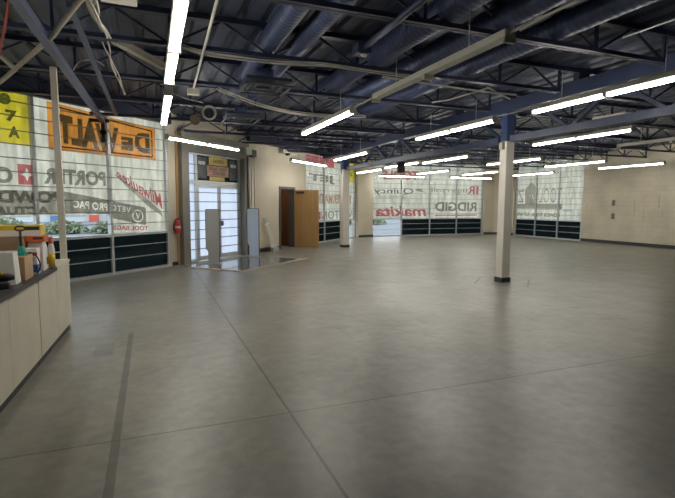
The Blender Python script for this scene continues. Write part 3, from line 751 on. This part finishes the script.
lights = [
    (.26, 4.88, LZ, 0, None),
    (.28, 8.06, LZ, 0, 'lit strip light just below the first one beside the orange banner'),
    (3.0, 8.25, LZ, 0, 'lit strip light behind the end of the unlit beige fixture'),
    (5.62, 4.65, LZ, 0, 'long lit strip light at the right edge in front of the blue girder'),
    (5.56, 8.03, LZ, 0, 'lit strip light left of the head of the near column'),
    (5.70, 13.45, LZ, 0, 'lit strip light above the open oak door, pointing to the rear column'),
    (8.90, 13.2, LZ, 0, 'lit strip light beyond the blue girder, right of the hanging speaker'),
    (8.80, 15.85, 3.11, 0, 'lit strip light crossing behind the hanging speaker'),
    (8.95, 19.0, LZ, 0, 'short looking lit strip light at the tan corner pillar'),
    (8.65, 7.82, LZ, 0, 'lit strip light right of the near column below the blue girder'),
    (11.36, 12.85, LZ, 0, 'lit strip light passing behind the top of the near column'),
    (11.8, 18.4, LZ, 0, 'lit strip light before the far red lettering, left of the near column'),
    (14.1, 18.05, LZ, 0, 'small lit strip light just left of the near column, in the rear'),
    (13.92, 12.7, LZ, 0, 'lit strip light before the emblem window on the right wall'),
    (16.65, 17.5, LZ, 0, 'small lit strip light low in front of the emblem window'),
    (16.38, 12.45, LZ, 0, 'lit strip light along the tan block wall at right'),
    (11.62, 20.9, 3.03, -PI / 2, 'flat lit strip light across the far red lettering'),
    (15.45, 20.5, 3.03, -PI / 2, 'flat lit strip light across the top of the far right-hand panes'),
    (1.32, 12.15, LZ, rot45, 'lit strip light across the taupe header over the entry doors'),
    (5.3, 16.2, LZ, rot45, 'lit strip light on the slant above the interior doorway'),
]
def hang_to(o, z): pass
for i, (x, y, z, rz, lab) in enumerate(lights):
    if i == 0: first.location = (x, y, z)
    else: dup(first, (x, y, z), rz, lab)
un = make_light('ceiling_light', 'long unlit beige strip fixture hanging in the upper middle', False, .12)
un.location = (2.99, 4.81, 3.09); dup(first, (-2.5, 3.9, LZ), 0, 'added lit strip light out of view to the left above the counter')  # the copy is an added, unseen light that brightens the counter goods
un['group'] = 'unlit strip fixtures'; un['category'] = 'ceiling light'
dup(un, (10.98, 7.35, LZ), 0, 'unlit beige strip fixture at right above the block wall')

# conduits and pipes ---------------------------------------------------------------------------------
def pipe(name, label, cat, pts, r, m, n=8, square=False):
    o0 = Vector(pts[0]); k = MB(); q = [tuple(Vector(p) - o0) for p in pts]
    if square:
        for a, b_ in zip(q[:-1], q[1:]): k.bar(a, b_, 2 * r)
    else: k.tube(q, r, n)
    o = k.build(name, m, loc=tuple(o0)); return tag(o, label, cat)
def smooth(pts, k=6):
    P = [Vector(p) for p in pts]; P = [2 * P[0] - P[1]] + P + [2 * P[-1] - P[-2]]; out = []
    for i in range(1, len(P) - 2):
        a, b_, c, d_ = P[i - 1:i + 3]
        for j in range(k):
            t = j / k
            out.append(.5 * ((2 * b_) + (c - a) * t + (2 * a - 5 * b_ + 4 * c - d_) * t * t + (3 * b_ - a - 3 * c + d_) * t ** 3))
    out.append(P[-2]); return [tuple(p) for p in out]
rail = pipe('ceiling_rail', 'blue square rail running from overhead to the orange banner', 'rail', [(-1.06, 1.5, 3.33), (-.86, 11.25, 3.33)], .043, mat('rail_blue', (.10, .115, .19), .4), square=True)
m = MB(); m.box(-.035, .035, -.05, .05, -.40, .06); m.box(-.26, .12, -.05, .05, -.05, .01); m.box(-.06, .06, -.05, .05, -.30, -.22); rb = m.build('clamp_bracket', M_BLACK, rail); rb.location = (.20, 9.72, .03)
m = MB(); m.lathe([(.02, -.46), (.05, -.44), (.05, -.40)], 0, 0, 12); kb = m.build('knob', M_BLACK, rail); kb.location = (.20, 9.72, .03)
pipe('ceiling_rail', 'thinner blue rail right of the big rail, ending at the orange banner', 'rail', [(-.64, 5.2, 3.46), (-.60, 11.1, 3.46)], .026, mat('rail_dim', (.07, .08, .13), .4), square=True)
pipe('ceiling_rail', 'pale grey rail at the upper left corner by the red cord', 'rail', [(-1.75, 4.2, 3.47), (-1.68, 8.0, 3.47)], .022, M_BEIGE, square=True)
cp = pipe('conduit', 'pale conduit right of the nearest strip light, ending in a small box', 'conduit', [(.58, 3.0, 3.44), (.70, 8.05, 3.44)], .016, M_BEIGE)
m = MB(); m.rbox(-.09, .09, -.05, .05, -.09, .01, .006); jb = m.build('end_box', M_BEIGE, cp); jb.location = (.12, 5.08, 0)
pipe('conduit', 'thin beige conduit running on from the unlit beige fixture towards the viewer', 'conduit', [(2.99, 1.8, 3.13), (2.99, 3.57, 3.13)], .013, M_BEIGE)
pipe('conduit', 'thin beige conduit joining the unlit fixture to the lit one behind', 'conduit', [(2.99, 6.05, 3.13), (3.0, 7.01, 3.13)], .013, M_BEIGE)
pipe('conduit', 'thin beige conduit linking two strip lights past the near column head', 'conduit', [(5.62, 5.90, 3.13), (5.56, 6.80, 3.13)], .012, M_BEIGE)
pipe('conduit', 'bright thin conduit high at the upper right edge', 'conduit', [(4.95, 1.5, 3.49), (4.97, 3.95, 3.49)], .010, M_ALU)
pipe('conduit', 'thin slanting conduit left of the near column head', 'conduit', [(4.53, 7.13, 3.36), (4.70, 6.91, 3.37), (4.86, 6.05, 3.40)], .012, M_BEIGE)
pipe('conduit', 'short beige brace rod above the near column head', 'conduit', [(5.03, 6.33, 3.48), (5.96, 6.87, 3.48)], .014, M_BEIGE)
pipe('conduit', 'beige conduit along the joist left of the near column head', 'conduit', [(3.2, 6.36, 3.47), (4.05, 6.40, 3.45), (5.04, 6.44, 3.44), (5.72, 6.45, 3.45)], .016, M_BEIGE)
pipe('brace', 'beige diagonal strap below the deck, left of the nearest strip light', 'strap', [(-.36, 6.95, 3.72), (.27, 7.99, 3.72)], .045, M_HOSE, square=True)
pipe('power_pole', 'beige square power pole rising behind the end of the counter', 'pole', [(-1.055, 7.02, 0), (-1.075, 7.02, 3.32)], .036, mat('pole_paint', (.68, .64, .54), .5), square=True)
jx = thing('junction_box', 'beige metal box hanging at the top edge between cables and light', 'box', (-.19, 4.62, 3.345))
MB().rbox(-.15, .14, -.10, .10, 0, .2, .006).build('case', M_BEIGE, jx)
MB().box(-.152, .142, -.102, .102, .08, .095).build('seam', M_CABLE, jx)
jx = thing('junction_box', 'small blue box on a blue conduit beside the right ducts', 'box', (2.44, 5.42, 3.42))
MB().rbox(-.09, .09, -.09, .09, 0, .12, .006).build('case', M_BLUE, jx)
MB().lathe([(.03, -.02), (.045, 0)], 0.02, -.02, 10).build('lamp_cap', M_BEIGE, jx)
pipe('conduit', 'blue conduit ending at the small blue box beside the ducts', 'conduit', [(2.36, 3.4, 3.49), (2.44, 5.328, 3.49)], .035, M_BLUE)

def cable(name, label, pts, r, m, strands=1, spread=.03, cat='cable'):
    base = smooth(pts); o0 = Vector(base[0]); k = MB()
    for s in range(strands):
        ph = 2 * PI * s / max(1, strands); pp = []
        for i, p in enumerate(base):
            t = i / (len(base) - 1); w = spread * (0 if strands == 1 else 1)
            pp.append(Vector(p) - o0 + Vector((w * math.cos(ph + 5 * t + s), w * math.sin(ph + 4 * t), w * math.sin(ph + 3 * t + s) - (s % 3) * w * .6 * math.sin(PI * t))))
        k.tube(pp, r, 6)
    return tag(k.build(name, m, loc=tuple(o0)), label, cat)
cable('flexible_hose', 'thick beige sheathed hose sagging across the upper left corner', [(-.42, 4.3, 3.50), (-.41, 4.77, 3.47), (-.52, 4.94, 3.42), (-.78, 5.56, 3.36), (-.91, 5.86, 3.33), (-1.3, 6.65, 3.28), (-1.85, 7.87, 3.26), (-2.55, 9.38, 3.30)], .029, M_HOSE, cat='hose')
cable('red_cord', 'red cord hanging at the extreme upper left corner', [(-1.0, 4.78, 3.45), (-1.12, 5.18, 3.35), (-1.32, 5.84, 3.3), (-1.64, 6.95, 3.3)], .013, M_REDCORD)
cable('cable_bundle', 'bunch of white cables looping down at the top left', [(-.44, 4.6, 3.52), (-.44, 4.98, 3.5), (-.44, 5.26, 3.46), (-.42, 5.46, 3.44), (-.39, 5.95, 3.47)], .012, M_CABLE, 8, .045)
cable('cable_bundle', 'few white cables trailing down towards the orange banner', [(-.43, 6.35, 3.5), (-.41, 6.67, 3.48), (-.40, 7.13, 3.46), (-.38, 7.93, 3.5), (-.34, 9.0, 3.46)], .009, M_CABLE, 3, .03)
cable('cable', 'single white cable looping beside the blue rail', [(-.95, 7.83, 3.5), (-.86, 7.61, 3.55), (-.76, 7.61, 3.6), (-.63, 7.6, 3.6), (-.54, 7.64, 3.55)], .010, M_CABLE)
cable('cable_bundle', 'long white cables draped along the joist below the ducts', [(.41, 6.16, 3.49), (.69, 6.18, 3.45), (1.0, 6.17, 3.44), (1.39, 6.17, 3.44), (1.76, 6.15, 3.45), (2.14, 6.12, 3.47), (2.49, 6.12, 3.47), (3.17, 6.16, 3.46), (3.84, 6.16, 3.46)], .007, M_CABLE, 4, .02)
cable('cable_bundle', 'sagging white cable bundle left of the middle strip light', [(1.09, 8.11, 3.48), (1.44, 8.27, 3.42), (1.81, 8.41, 3.36), (2.29, 8.61, 3.33), (2.85, 8.79, 3.33), (3.53, 8.97, 3.37), (4.19, 9.11, 3.44)], .008, M_CABLE, 4, .026)
cable('cable', 'thin white cable between the left strip lights and a joist', [(.36, 8.47, 3.45), (.61, 8.7, 3.42), (.97, 9.23, 3.47)], .009, M_CABLE)

# ducts -----------------------------------------------------------------------------------------------
M_DUCT = mat('duct_blue', (.055, .075, .165), .45, .1, var=.12, scale=4)
def duct(label, x, r, y0, y1, z, dx=0):
    o = thing('spiral_duct', label, 'duct', (x, y0, z), 0, 'spiral ducts under the deck')
    k = MB(); pts = []; rr = []; L = y1 - y0; nseg = int(L / .09)
    for i in range(nseg + 1):
        for d_, q in ((0, 1.0), (.012, 1.03), (.024, 1.0)):
            yy = i * .09 + d_
            if yy <= L: pts.append((dx * yy / L, yy, 0)); rr.append(r * q)
    k.tube(pts, rr, 20); k.build('pipe', M_DUCT, o)
    k = MB(); k.tube([(dx, L - .02, 0), (dx, L + .04, 0)], r * 1.08, 20); k.build('collar', M_DUCT, o)
    return o
duct('left of the two ribbed blue ducts at the top centre', 1.50, .135, 2.6, 9.2, 3.715)
duct('right of the two ribbed blue ducts at the top centre', 1.90, .115, 2.6, 9.2, 3.72)
duct('broad blue duct right of the pair of ducts, by the small blue box', 3.02, .15, 2.6, 8.6, 3.70)
duct('blue duct above the unlit beige fixture', 3.75, .14, 2.6, 9.0, 3.71)
duct('dim blue duct further right above the unlit fixture end', 4.55, .14, 2.6, 10.6, 3.71)
def diffuser(label, x, y, z, s):
    o = thing('ceiling_diffuser', label, 'air diffuser', (x, y, z), 0, 'air diffusers under the ducts')
    for i, (h, zz) in enumerate(((s, 0), (s * .72, .03), (s * .44, .055))):
        m = MB(); t = .035
        m.box(-h, h, -h, -h + t, zz, zz + .02); m.box(-h, h, h - t, h, zz, zz + .02); m.box(-h, -h + t, -h, h, zz, zz + .02); m.box(h - t, h, -h, h, zz, zz + .02)
        m.build('vane', M_DIFF, o)
    m = MB(); m.box(-s * .95, s * .95, -s * .95, s * .95, .08, .12); m.build('plenum', M_STEEL, o)
    m = MB(); m.tube([(0, 0, .12), (0, 0, .285)], s * .40, 16); m.build('neck', M_DUCT, o)
M_DIFF = mat('diffuser_grey', (.10, .108, .125), .4)
diffuser('square blue-grey air diffuser hanging below the paired ducts', 1.62, 7.05, 3.28, .34)
diffuser('square air diffuser further back, left of the middle strip light', 1.75, 9.75, 3.28, .34)
sp_ = thing('spotlight', 'brown spotlight can hanging right of the orange banner', 'spotlight', (.86, 9.78, 3.26))
MB().tube([(0, -.11, -.03), (0, .12, .03)], [.10, .085], 14).build('can', M_BROWN, sp_)
MB().tube([(0, 0, .08), (0, 0, .25)], .014, 8).build('stem', M_DARK, sp_)
rg = MB(); pts = [(.13 * math.cos(t), 0, .13 * math.sin(t)) for t in [i * PI / 10 for i in range(21)]]
rg.tube(pts, .014, 6, caps=False); rg.tube([tuple(Vector(p) * .85 + Vector((0, .02, 0))) for p in pts], .012, 6, caps=False)
tag(rg.build('cable_coil', M_CABLE, loc=(1.12, 9.62, 3.37)), 'coil of grey cable hung from a joist beside the brown spotlight', 'cable')
hs = thing('hanging_speaker', 'dark brown speaker hanging among the far strip lights', 'speaker', (7.75, 14.0, 2.66), math.radians(-20))
m = MB(); m.rbox(-.12, .12, -.13, .13, 0, .52, .012); m.build('case', M_BROWN, hs)
m = MB(); m.rbox(-.10, .10, -.142, -.131, .03, .49, .003); m.build('grille', M_DARK, hs)
m = MB(); m.box(-.02, .02, -.02, .02, .52, .86); m.build('bracket', M_BLACK, hs)
bd = thing('loose_board', 'pale board lying on the bottom chord of the blue girder', 'board', (GX, 5.62, 3.032))
MB().rbox(-.09, .10, -.30, .30, 0, .03, .004).build('plank', M_HOSE, bd)

# wall fittings on the right wall -------------------------------------------------------------------
for z, lab in ((1.61, 'upper of two small grey wall plates on the tan block wall'), (1.05, 'lower of two small grey wall plates on the tan block wall')):
    o = thing('wall_plate', lab, 'wall plate', (RX, 14.55, z), -PI / 2)
    m = MB(); m.rbox(-.08, .08, -.02, 0.0, 0, .26, .004); m.build('plate', mat('plate_grey', (.24, .22, .19), .5), o)
    m = MB(); m.box(-.04, .04, -.026, -.02, .05, .11); m.box(-.04, .04, -.026, -.02, .15, .21); m.build('socket', M_DARK, o)

# counter --------------------------------------------------------------------------------------------
CO = (-1.10, 4.11); CR = math.atan2(2.76, .11)
def counter(name, label, x0, x1, ztop, cream_top=False, seams=()):
    o = thing(name, label, 'counter', (CO[0], CO[1], 0), CR)
    MB().box(x0 + .002, x1 - .002, .012, .62, .10, ztop).build('body', M_CREAM, o)
    MB().box(x0 + .002, x1 - .002, .03, .60, 0, .10).build('kick_base', M_BLACK, o)
    cuts = [x0 + .003] + list(seams) + [x1 - .003]
    for a, b_ in zip(cuts[:-1], cuts[1:]): MB().box(a + .002, b_ - .002, -.004, .012, .095, ztop - .002).build('front_panel', M_CREAM, o)
    if cream_top: MB().box(x0, x1 + .01, -.01, .63, ztop, ztop + .03).build('cap', M_CREAM, o)
    return o
counter('counter_unit', 'cream counter unit nearest the viewer at the left edge', -2.0, -.35, .86)
counter('counter_unit', 'cream counter unit below the white carton and black tool', -.345, 1.26, .86, seams=(.36,))
counter('counter_unit', 'cream counter unit below the bottles, right of the dark seam', 1.275, 2.04, .86)
counter('counter_end', 'short cream counter end without black top, beside the pole', 2.042, 2.78, .88, True)
tp = thing('countertop', 'black laminate worktop running along the cream counter', 'worktop', (CO[0], CO[1], 0), CR)
MB().box(-2.0, 2.036, -.02, .63, .862, .90).build('slab', M_TOP, tp)
ZT = .902
def carton(name, label, x0, x1, y0, y1, z0, z1, m, cat='box', taper=0.):
    o = thing(name, label, cat, ((x0 + x1) / 2, (y0 + y1) / 2, z0)); hx, hy, h = (x1 - x0) / 2, (y1 - y0) / 2, z1 - z0
    k = MB(); k.rbox(-hx, hx, -hy, hy, 0, h, .003)
    if taper: k.v = [(v[0] * (1 - taper * v[2] / h), v[1] * (1 - taper * v[2] / h), v[2]) for v in k.v]
    k.build('carton', m, o); return o, hx, hy, h
o, hx, hy, h = carton('cardboard_box', 'small brown cardboard box at the front edge of the counter', -1.22, -1.088, 5.10, 5.42, ZT, 1.125, M_CARD)
MB().box(-hx, hx, -.004, .004, h - .0005, h + .001).build('flap_seam', M_CARD2, o)
o, hx, hy, h = carton('white_carton', 'white carton at the left edge beside the small brown box', -1.42, -1.115, 4.88, 5.06, ZT, 1.19, M_WBOX, taper=.10)
MB().box(-hx * .9, hx * .9, -.05, .05, h - .0005, h + .004).build('lid_tape', M_CABLE, o)
o, hx, hy, h = carton('cardboard_box', 'large brown cardboard box behind, under the yellow box', -1.62, -1.215, 5.70, 6.04, ZT, 1.275, M_CARD2)
MB().box(-hx, hx, -.004, .004, h - .0005, h + .001).build('flap_seam', M_CARD, o)
o, hx, hy, h = carton('white_box', 'white box under the orange-red tray on the counter', -1.20, -1.065, 5.78, 5.96, ZT, 1.215, M_WBOX)
MB().box(-hx * .7, hx * .7, -hy - .002, -hy, .06, .2).build('printed_panel', M_RBOX, o)
o, hx, hy, h = carton('flat_box', 'flat orange-red box lying on the white box', -1.205, -1.045, 5.74, 5.99, 1.217, 1.275, M_RBOX)
MB().box(-hx * .2, hx * .9, -hy - .002, -hy, .028, .052).build('label_strip', M_DARK, o)
o, hx, hy, h = carton('yellow_box', 'long yellow box on top of the stack on the counter', -1.60, -1.075, 5.78, 6.01, 1.277, 1.39, M_YBOX)
MB().box(-hx, hx, -hy - .002, -hy, .002, .06).build('white_label', M_WBOX, o)
MB().box(hx * .45, hx * .95, -hy - .003, -hy, .065, .10).build('dark_label', M_DARK, o)
o, hx, hy, h = carton('printed_box', 'small red white and blue box behind the small brown box', -1.20, -1.075, 5.55, 5.70, ZT, 1.165, M_WBOX)
MB().box(-hx, hx, -hy - .002, -hy, .02, .10).build('blue_band', M_BLBOX, o)
MB().box(-hx, hx, -hy - .002, -hy, .19, .225).build('red_band', M_RED, o)
MB().box(hx, hx + .002, -hy, hy, .02, .10).build('blue_band', M_BLBOX, o)
MB().box(-hx * .5, hx * .6, -hy - .002, -hy, .13, .18).build('grey_panel', M_GREY, o)
o = thing('white_bottle', 'slim white spray bottle beside the yellow labelled bottle', 'bottle', (-1.105, 6.03, ZT))
MB().lathe([(.035, 0), (.04, .01), (.04, .22), (.03, .27), (.014, .30), (.014, .33)], n=14).build('body', M_WBOX, o)
MB().lathe([(.0405, .05), (.041, .05), (.041, .13), (.0405, .13)], n=14).build('red_label', M_RED, o)
m = MB(); m.rbox(-.02, .02, -.05, .02, .33, .37, .005); m.build('spray_head', M_GREY, o)
o = thing('yellow_bottle', 'yellow labelled bottle with red cap at the end of the black worktop', 'bottle', (-1.045, 6.11, ZT))
MB().lathe([(.032, 0), (.036, .01), (.036, .21), (.028, .25), (.018, .27)], n=14).build('body', M_WBOX, o)
MB().lathe([(.0365, .01), (.0372, .01), (.0372, .16), (.0365, .16)], n=14).build('yellow_label', M_YBOX, o)
MB().lathe([(.024, .27), (.026, .275), (.022, .34), (.012, .35)], n=12).build('cap', mat('salmon_cap', (.55, .16, .11), .45), o)
o = thing('white_bag', 'small crumpled white and red bag behind the bottles', 'bag', (-1.175, 6.11, ZT))
k = MB(); k.lathe([(.03, 0), (.04, .03), (.038, .12), (.03, .2), (.034, .26)], n=12)
k.v = [(v[0] * (1 + .18 * math.sin(9 * v[2] * 6 + v[1] * 40)), v[1] * .8, v[2]) for v in k.v]; k.build('sack', M_WBOX, o)
MB().box(-.03, .04, -.052, -.046, .04, .12).build('red_print', M_RED, o)
o = thing('hand_pump', 'black loop handled hand pump with teal body on the small brown box', 'hand pump', (-1.15, 5.28, 1.127))
MB().lathe([(.03, 0), (.034, .01), (.030, .07), (.018, .085)], n=12).build('body', M_TEAL, o)
MB().tube([(0, 0, .08), (0, 0, .235)], .011, 8).build('shaft', M_BLACK, o)
pts = [(.042 * math.cos(t), 0, .255 + .021 * math.sin(t)) for t in [i * PI / 9 for i in range(19)]]
MB().tube(pts, .008, 6, caps=False).build('loop_handle', M_BLACK, o)
MB().tube([(.02, -.01, .05), (.05, -.03, .02), (.05, -.05, .004)], .006, 6).build('nozzle', M_TEAL, o)
o = thing('power_tool', 'black power tool with yellow trim at the left edge of the worktop', 'power tool', (-1.185, 4.70, ZT), math.radians(20))
MB().rbox(-.11, .06, -.05, .05, 0, .06, .012).build('battery', M_DARK, o)
m = MB(); m.tube([(-.10, 0, .10), (.05, 0, .095), (.10, 0, .09)], [.036, .034, .02], 12); m.bar((-.06, 0, .05), (-.05, 0, .10), .04); m.build('motor_body', M_BLACK, o)
MB().rbox(-.10, .02, -.034, .034, .12, .145, .006).build('yellow_trim', M_YBOX, o)
cable('black_cable', 'thin black cable arching beside the printed box on the counter', [(-1.19, 5.49, .91), (-1.18, 5.49, 1.08), (-1.14, 5.50, 1.13), (-1.08, 5.52, 1.10), (-1.045, 5.52, 1.0), (-1.07, 5.50, .912)], .006, M_BLACK)

# outside -------------------------------------------------------------------------------------------
sw = MB(); sw.box(-9, 9.5, .3, 4.2, -.12, -.03); struct(sw.build('sidewalk', M_CONC, loc=(AX + 1, AY + 1, 0), rotz=RZ))
def bush(x, y, r, h, label):
    o = thing('bush', label, 'bush', (x, y, -.1), 0, 'bushes outside'); k = MB(); rnd = random.Random(int(x * 31 + y * 17))
    for _ in range(int(620 * max(1, r))):
        a = rnd.random() * 2 * PI; u = rnd.random(); rr = r * math.sqrt(rnd.random()) ; z = h * (.05 + .95 * u * math.sqrt(max(0, 1 - (rr / r) ** 2)))
        c = Vector((rr * math.cos(a), rr * math.sin(a), z)); q = .06 + .08 * rnd.random()
        n1 = Vector((rnd.gauss(0, 1), rnd.gauss(0, 1), rnd.gauss(0, 1))).normalized(); t1 = n1.orthogonal().normalized(); t2 = n1.cross(t1)
        k.quad(c - t1 * q, c - t2 * q * .6, c + t1 * q, c + t2 * q * .6)
    fo = k.build('foliage', M_LEAF, o)
    core = MB().lathe([(r * .55, 0), (r * .8, h * .3), (r * .6, h * .6), (r * .15, h * .8)], n=10).build('inner_twigs', mat('twig', (.06, .08, .03), .9), o)
for (x, y, r, h, lab) in ((-11.0, 34.0, 1.5, 1.0, 'leftmost bush seen through the clear strip behind the yellow box'), (-7.6, 31.0, 1.4, 1.0, 'bush seen through the clear strip just left of the power pole'),
                          (-4.7, 31.5, 1.3, .75, 'bush in the clear strip right of the power pole'), (-2.0, 31.0, 1.3, .8, 'rightmost bush in the clear strip below the grey shield'),
                          (17.5, 39.0, 2.4, .9, 'green bush beyond the clear lower pane of the far windows'), (14.8, 43.0, 2.2, .9, 'bush in the street outside the far corner pillar')):
    bush(x, y, r, h, lab)
bl = thing('shop_building', 'pale shop building with red and blue pillars across the street', 'building', (-6, 52, -.13))
MB().box(-22, 26, 0, 8, 0, 5.2).build('wall', M_FACADE, bl)
for i in range(10): MB().box(-21 + 4.6 * i, -18.2 + 4.6 * i, -.06, -.002, .5, 3.2).build('window', M_SHOPGLASS, bl)
for x, mm in ((-8.5, M_SHOPBLUE), (-2.4, M_SHOPBLUE), (.85, M_SHOPRED), (2.6, M_SHOPBLUE), (9, M_SHOPRED)): MB().box(x - .35, x + .45, -.5, -.07, 0, 4.6).build('pillar', mm, bl)
# car park wall far behind, keeps the dark lower panes from seeing bright horizon
# world and view ---------------------------------------------------------------------------------------
w = bpy.data.worlds.new('sky'); SC.world = w; w.use_nodes = True
N, L = w.node_tree.nodes, w.node_tree.links; N.clear()
o = N.new('ShaderNodeOutputWorld'); bg = N.new('ShaderNodeBackground'); tc = N.new('ShaderNodeTexCoord'); sp = N.new('ShaderNodeSeparateXYZ'); cr = N.new('ShaderNodeValToRGB')
L.new(tc.outputs['Generated'], sp.inputs[0]); L.new(sp.outputs[2], cr.inputs[0])
cr.color_ramp.elements[0].position = .0; cr.color_ramp.elements[0].color = (.96, .975, 1, 1)
cr.color_ramp.elements[1].position = .8; cr.color_ramp.elements[1].color = (.82, .90, 1, 1)
L.new(cr.outputs[0], bg.inputs[0]); bg.inputs[1].default_value = SKY; L.new(bg.outputs[0], o.inputs[0])

cam = bpy.data.cameras.new('camera'); co = bpy.data.objects.new('camera', cam); COL.objects.link(co); SC.camera = co
yaw, pit, rol = math.radians(21.5), math.radians(5.35), math.radians(.25)
f = Vector((math.sin(yaw) * math.cos(pit), math.cos(yaw) * math.cos(pit), -math.sin(pit)))
r = f.cross(Vector((0, 0, 1))).normalized(); u = r.cross(f)
r2 = r * math.cos(rol) + u * math.sin(rol); u2 = u * math.cos(rol) - r * math.sin(rol)
R = Matrix((r2, u2, -f)).transposed().to_4x4(); R.translation = (0, 0, 1.62); co.matrix_world = R
cam.sensor_width = 36; cam.lens = 475 / 675 * 36; cam.clip_end = 400; cam.clip_start = .05
vs = SC.view_settings
vs.view_transform = 'Standard'; vs.look = 'None'; vs.exposure = 0.0; vs.gamma = 1.0; vs.use_curve_mapping = False
SC.cycles.use_denoising = True
SC.cycles.max_bounces = 8; SC.cycles.diffuse_bounces = 5; SC.cycles.transparent_max_bounces = 16
SC.cycles.sample_clamp_indirect = 6.0
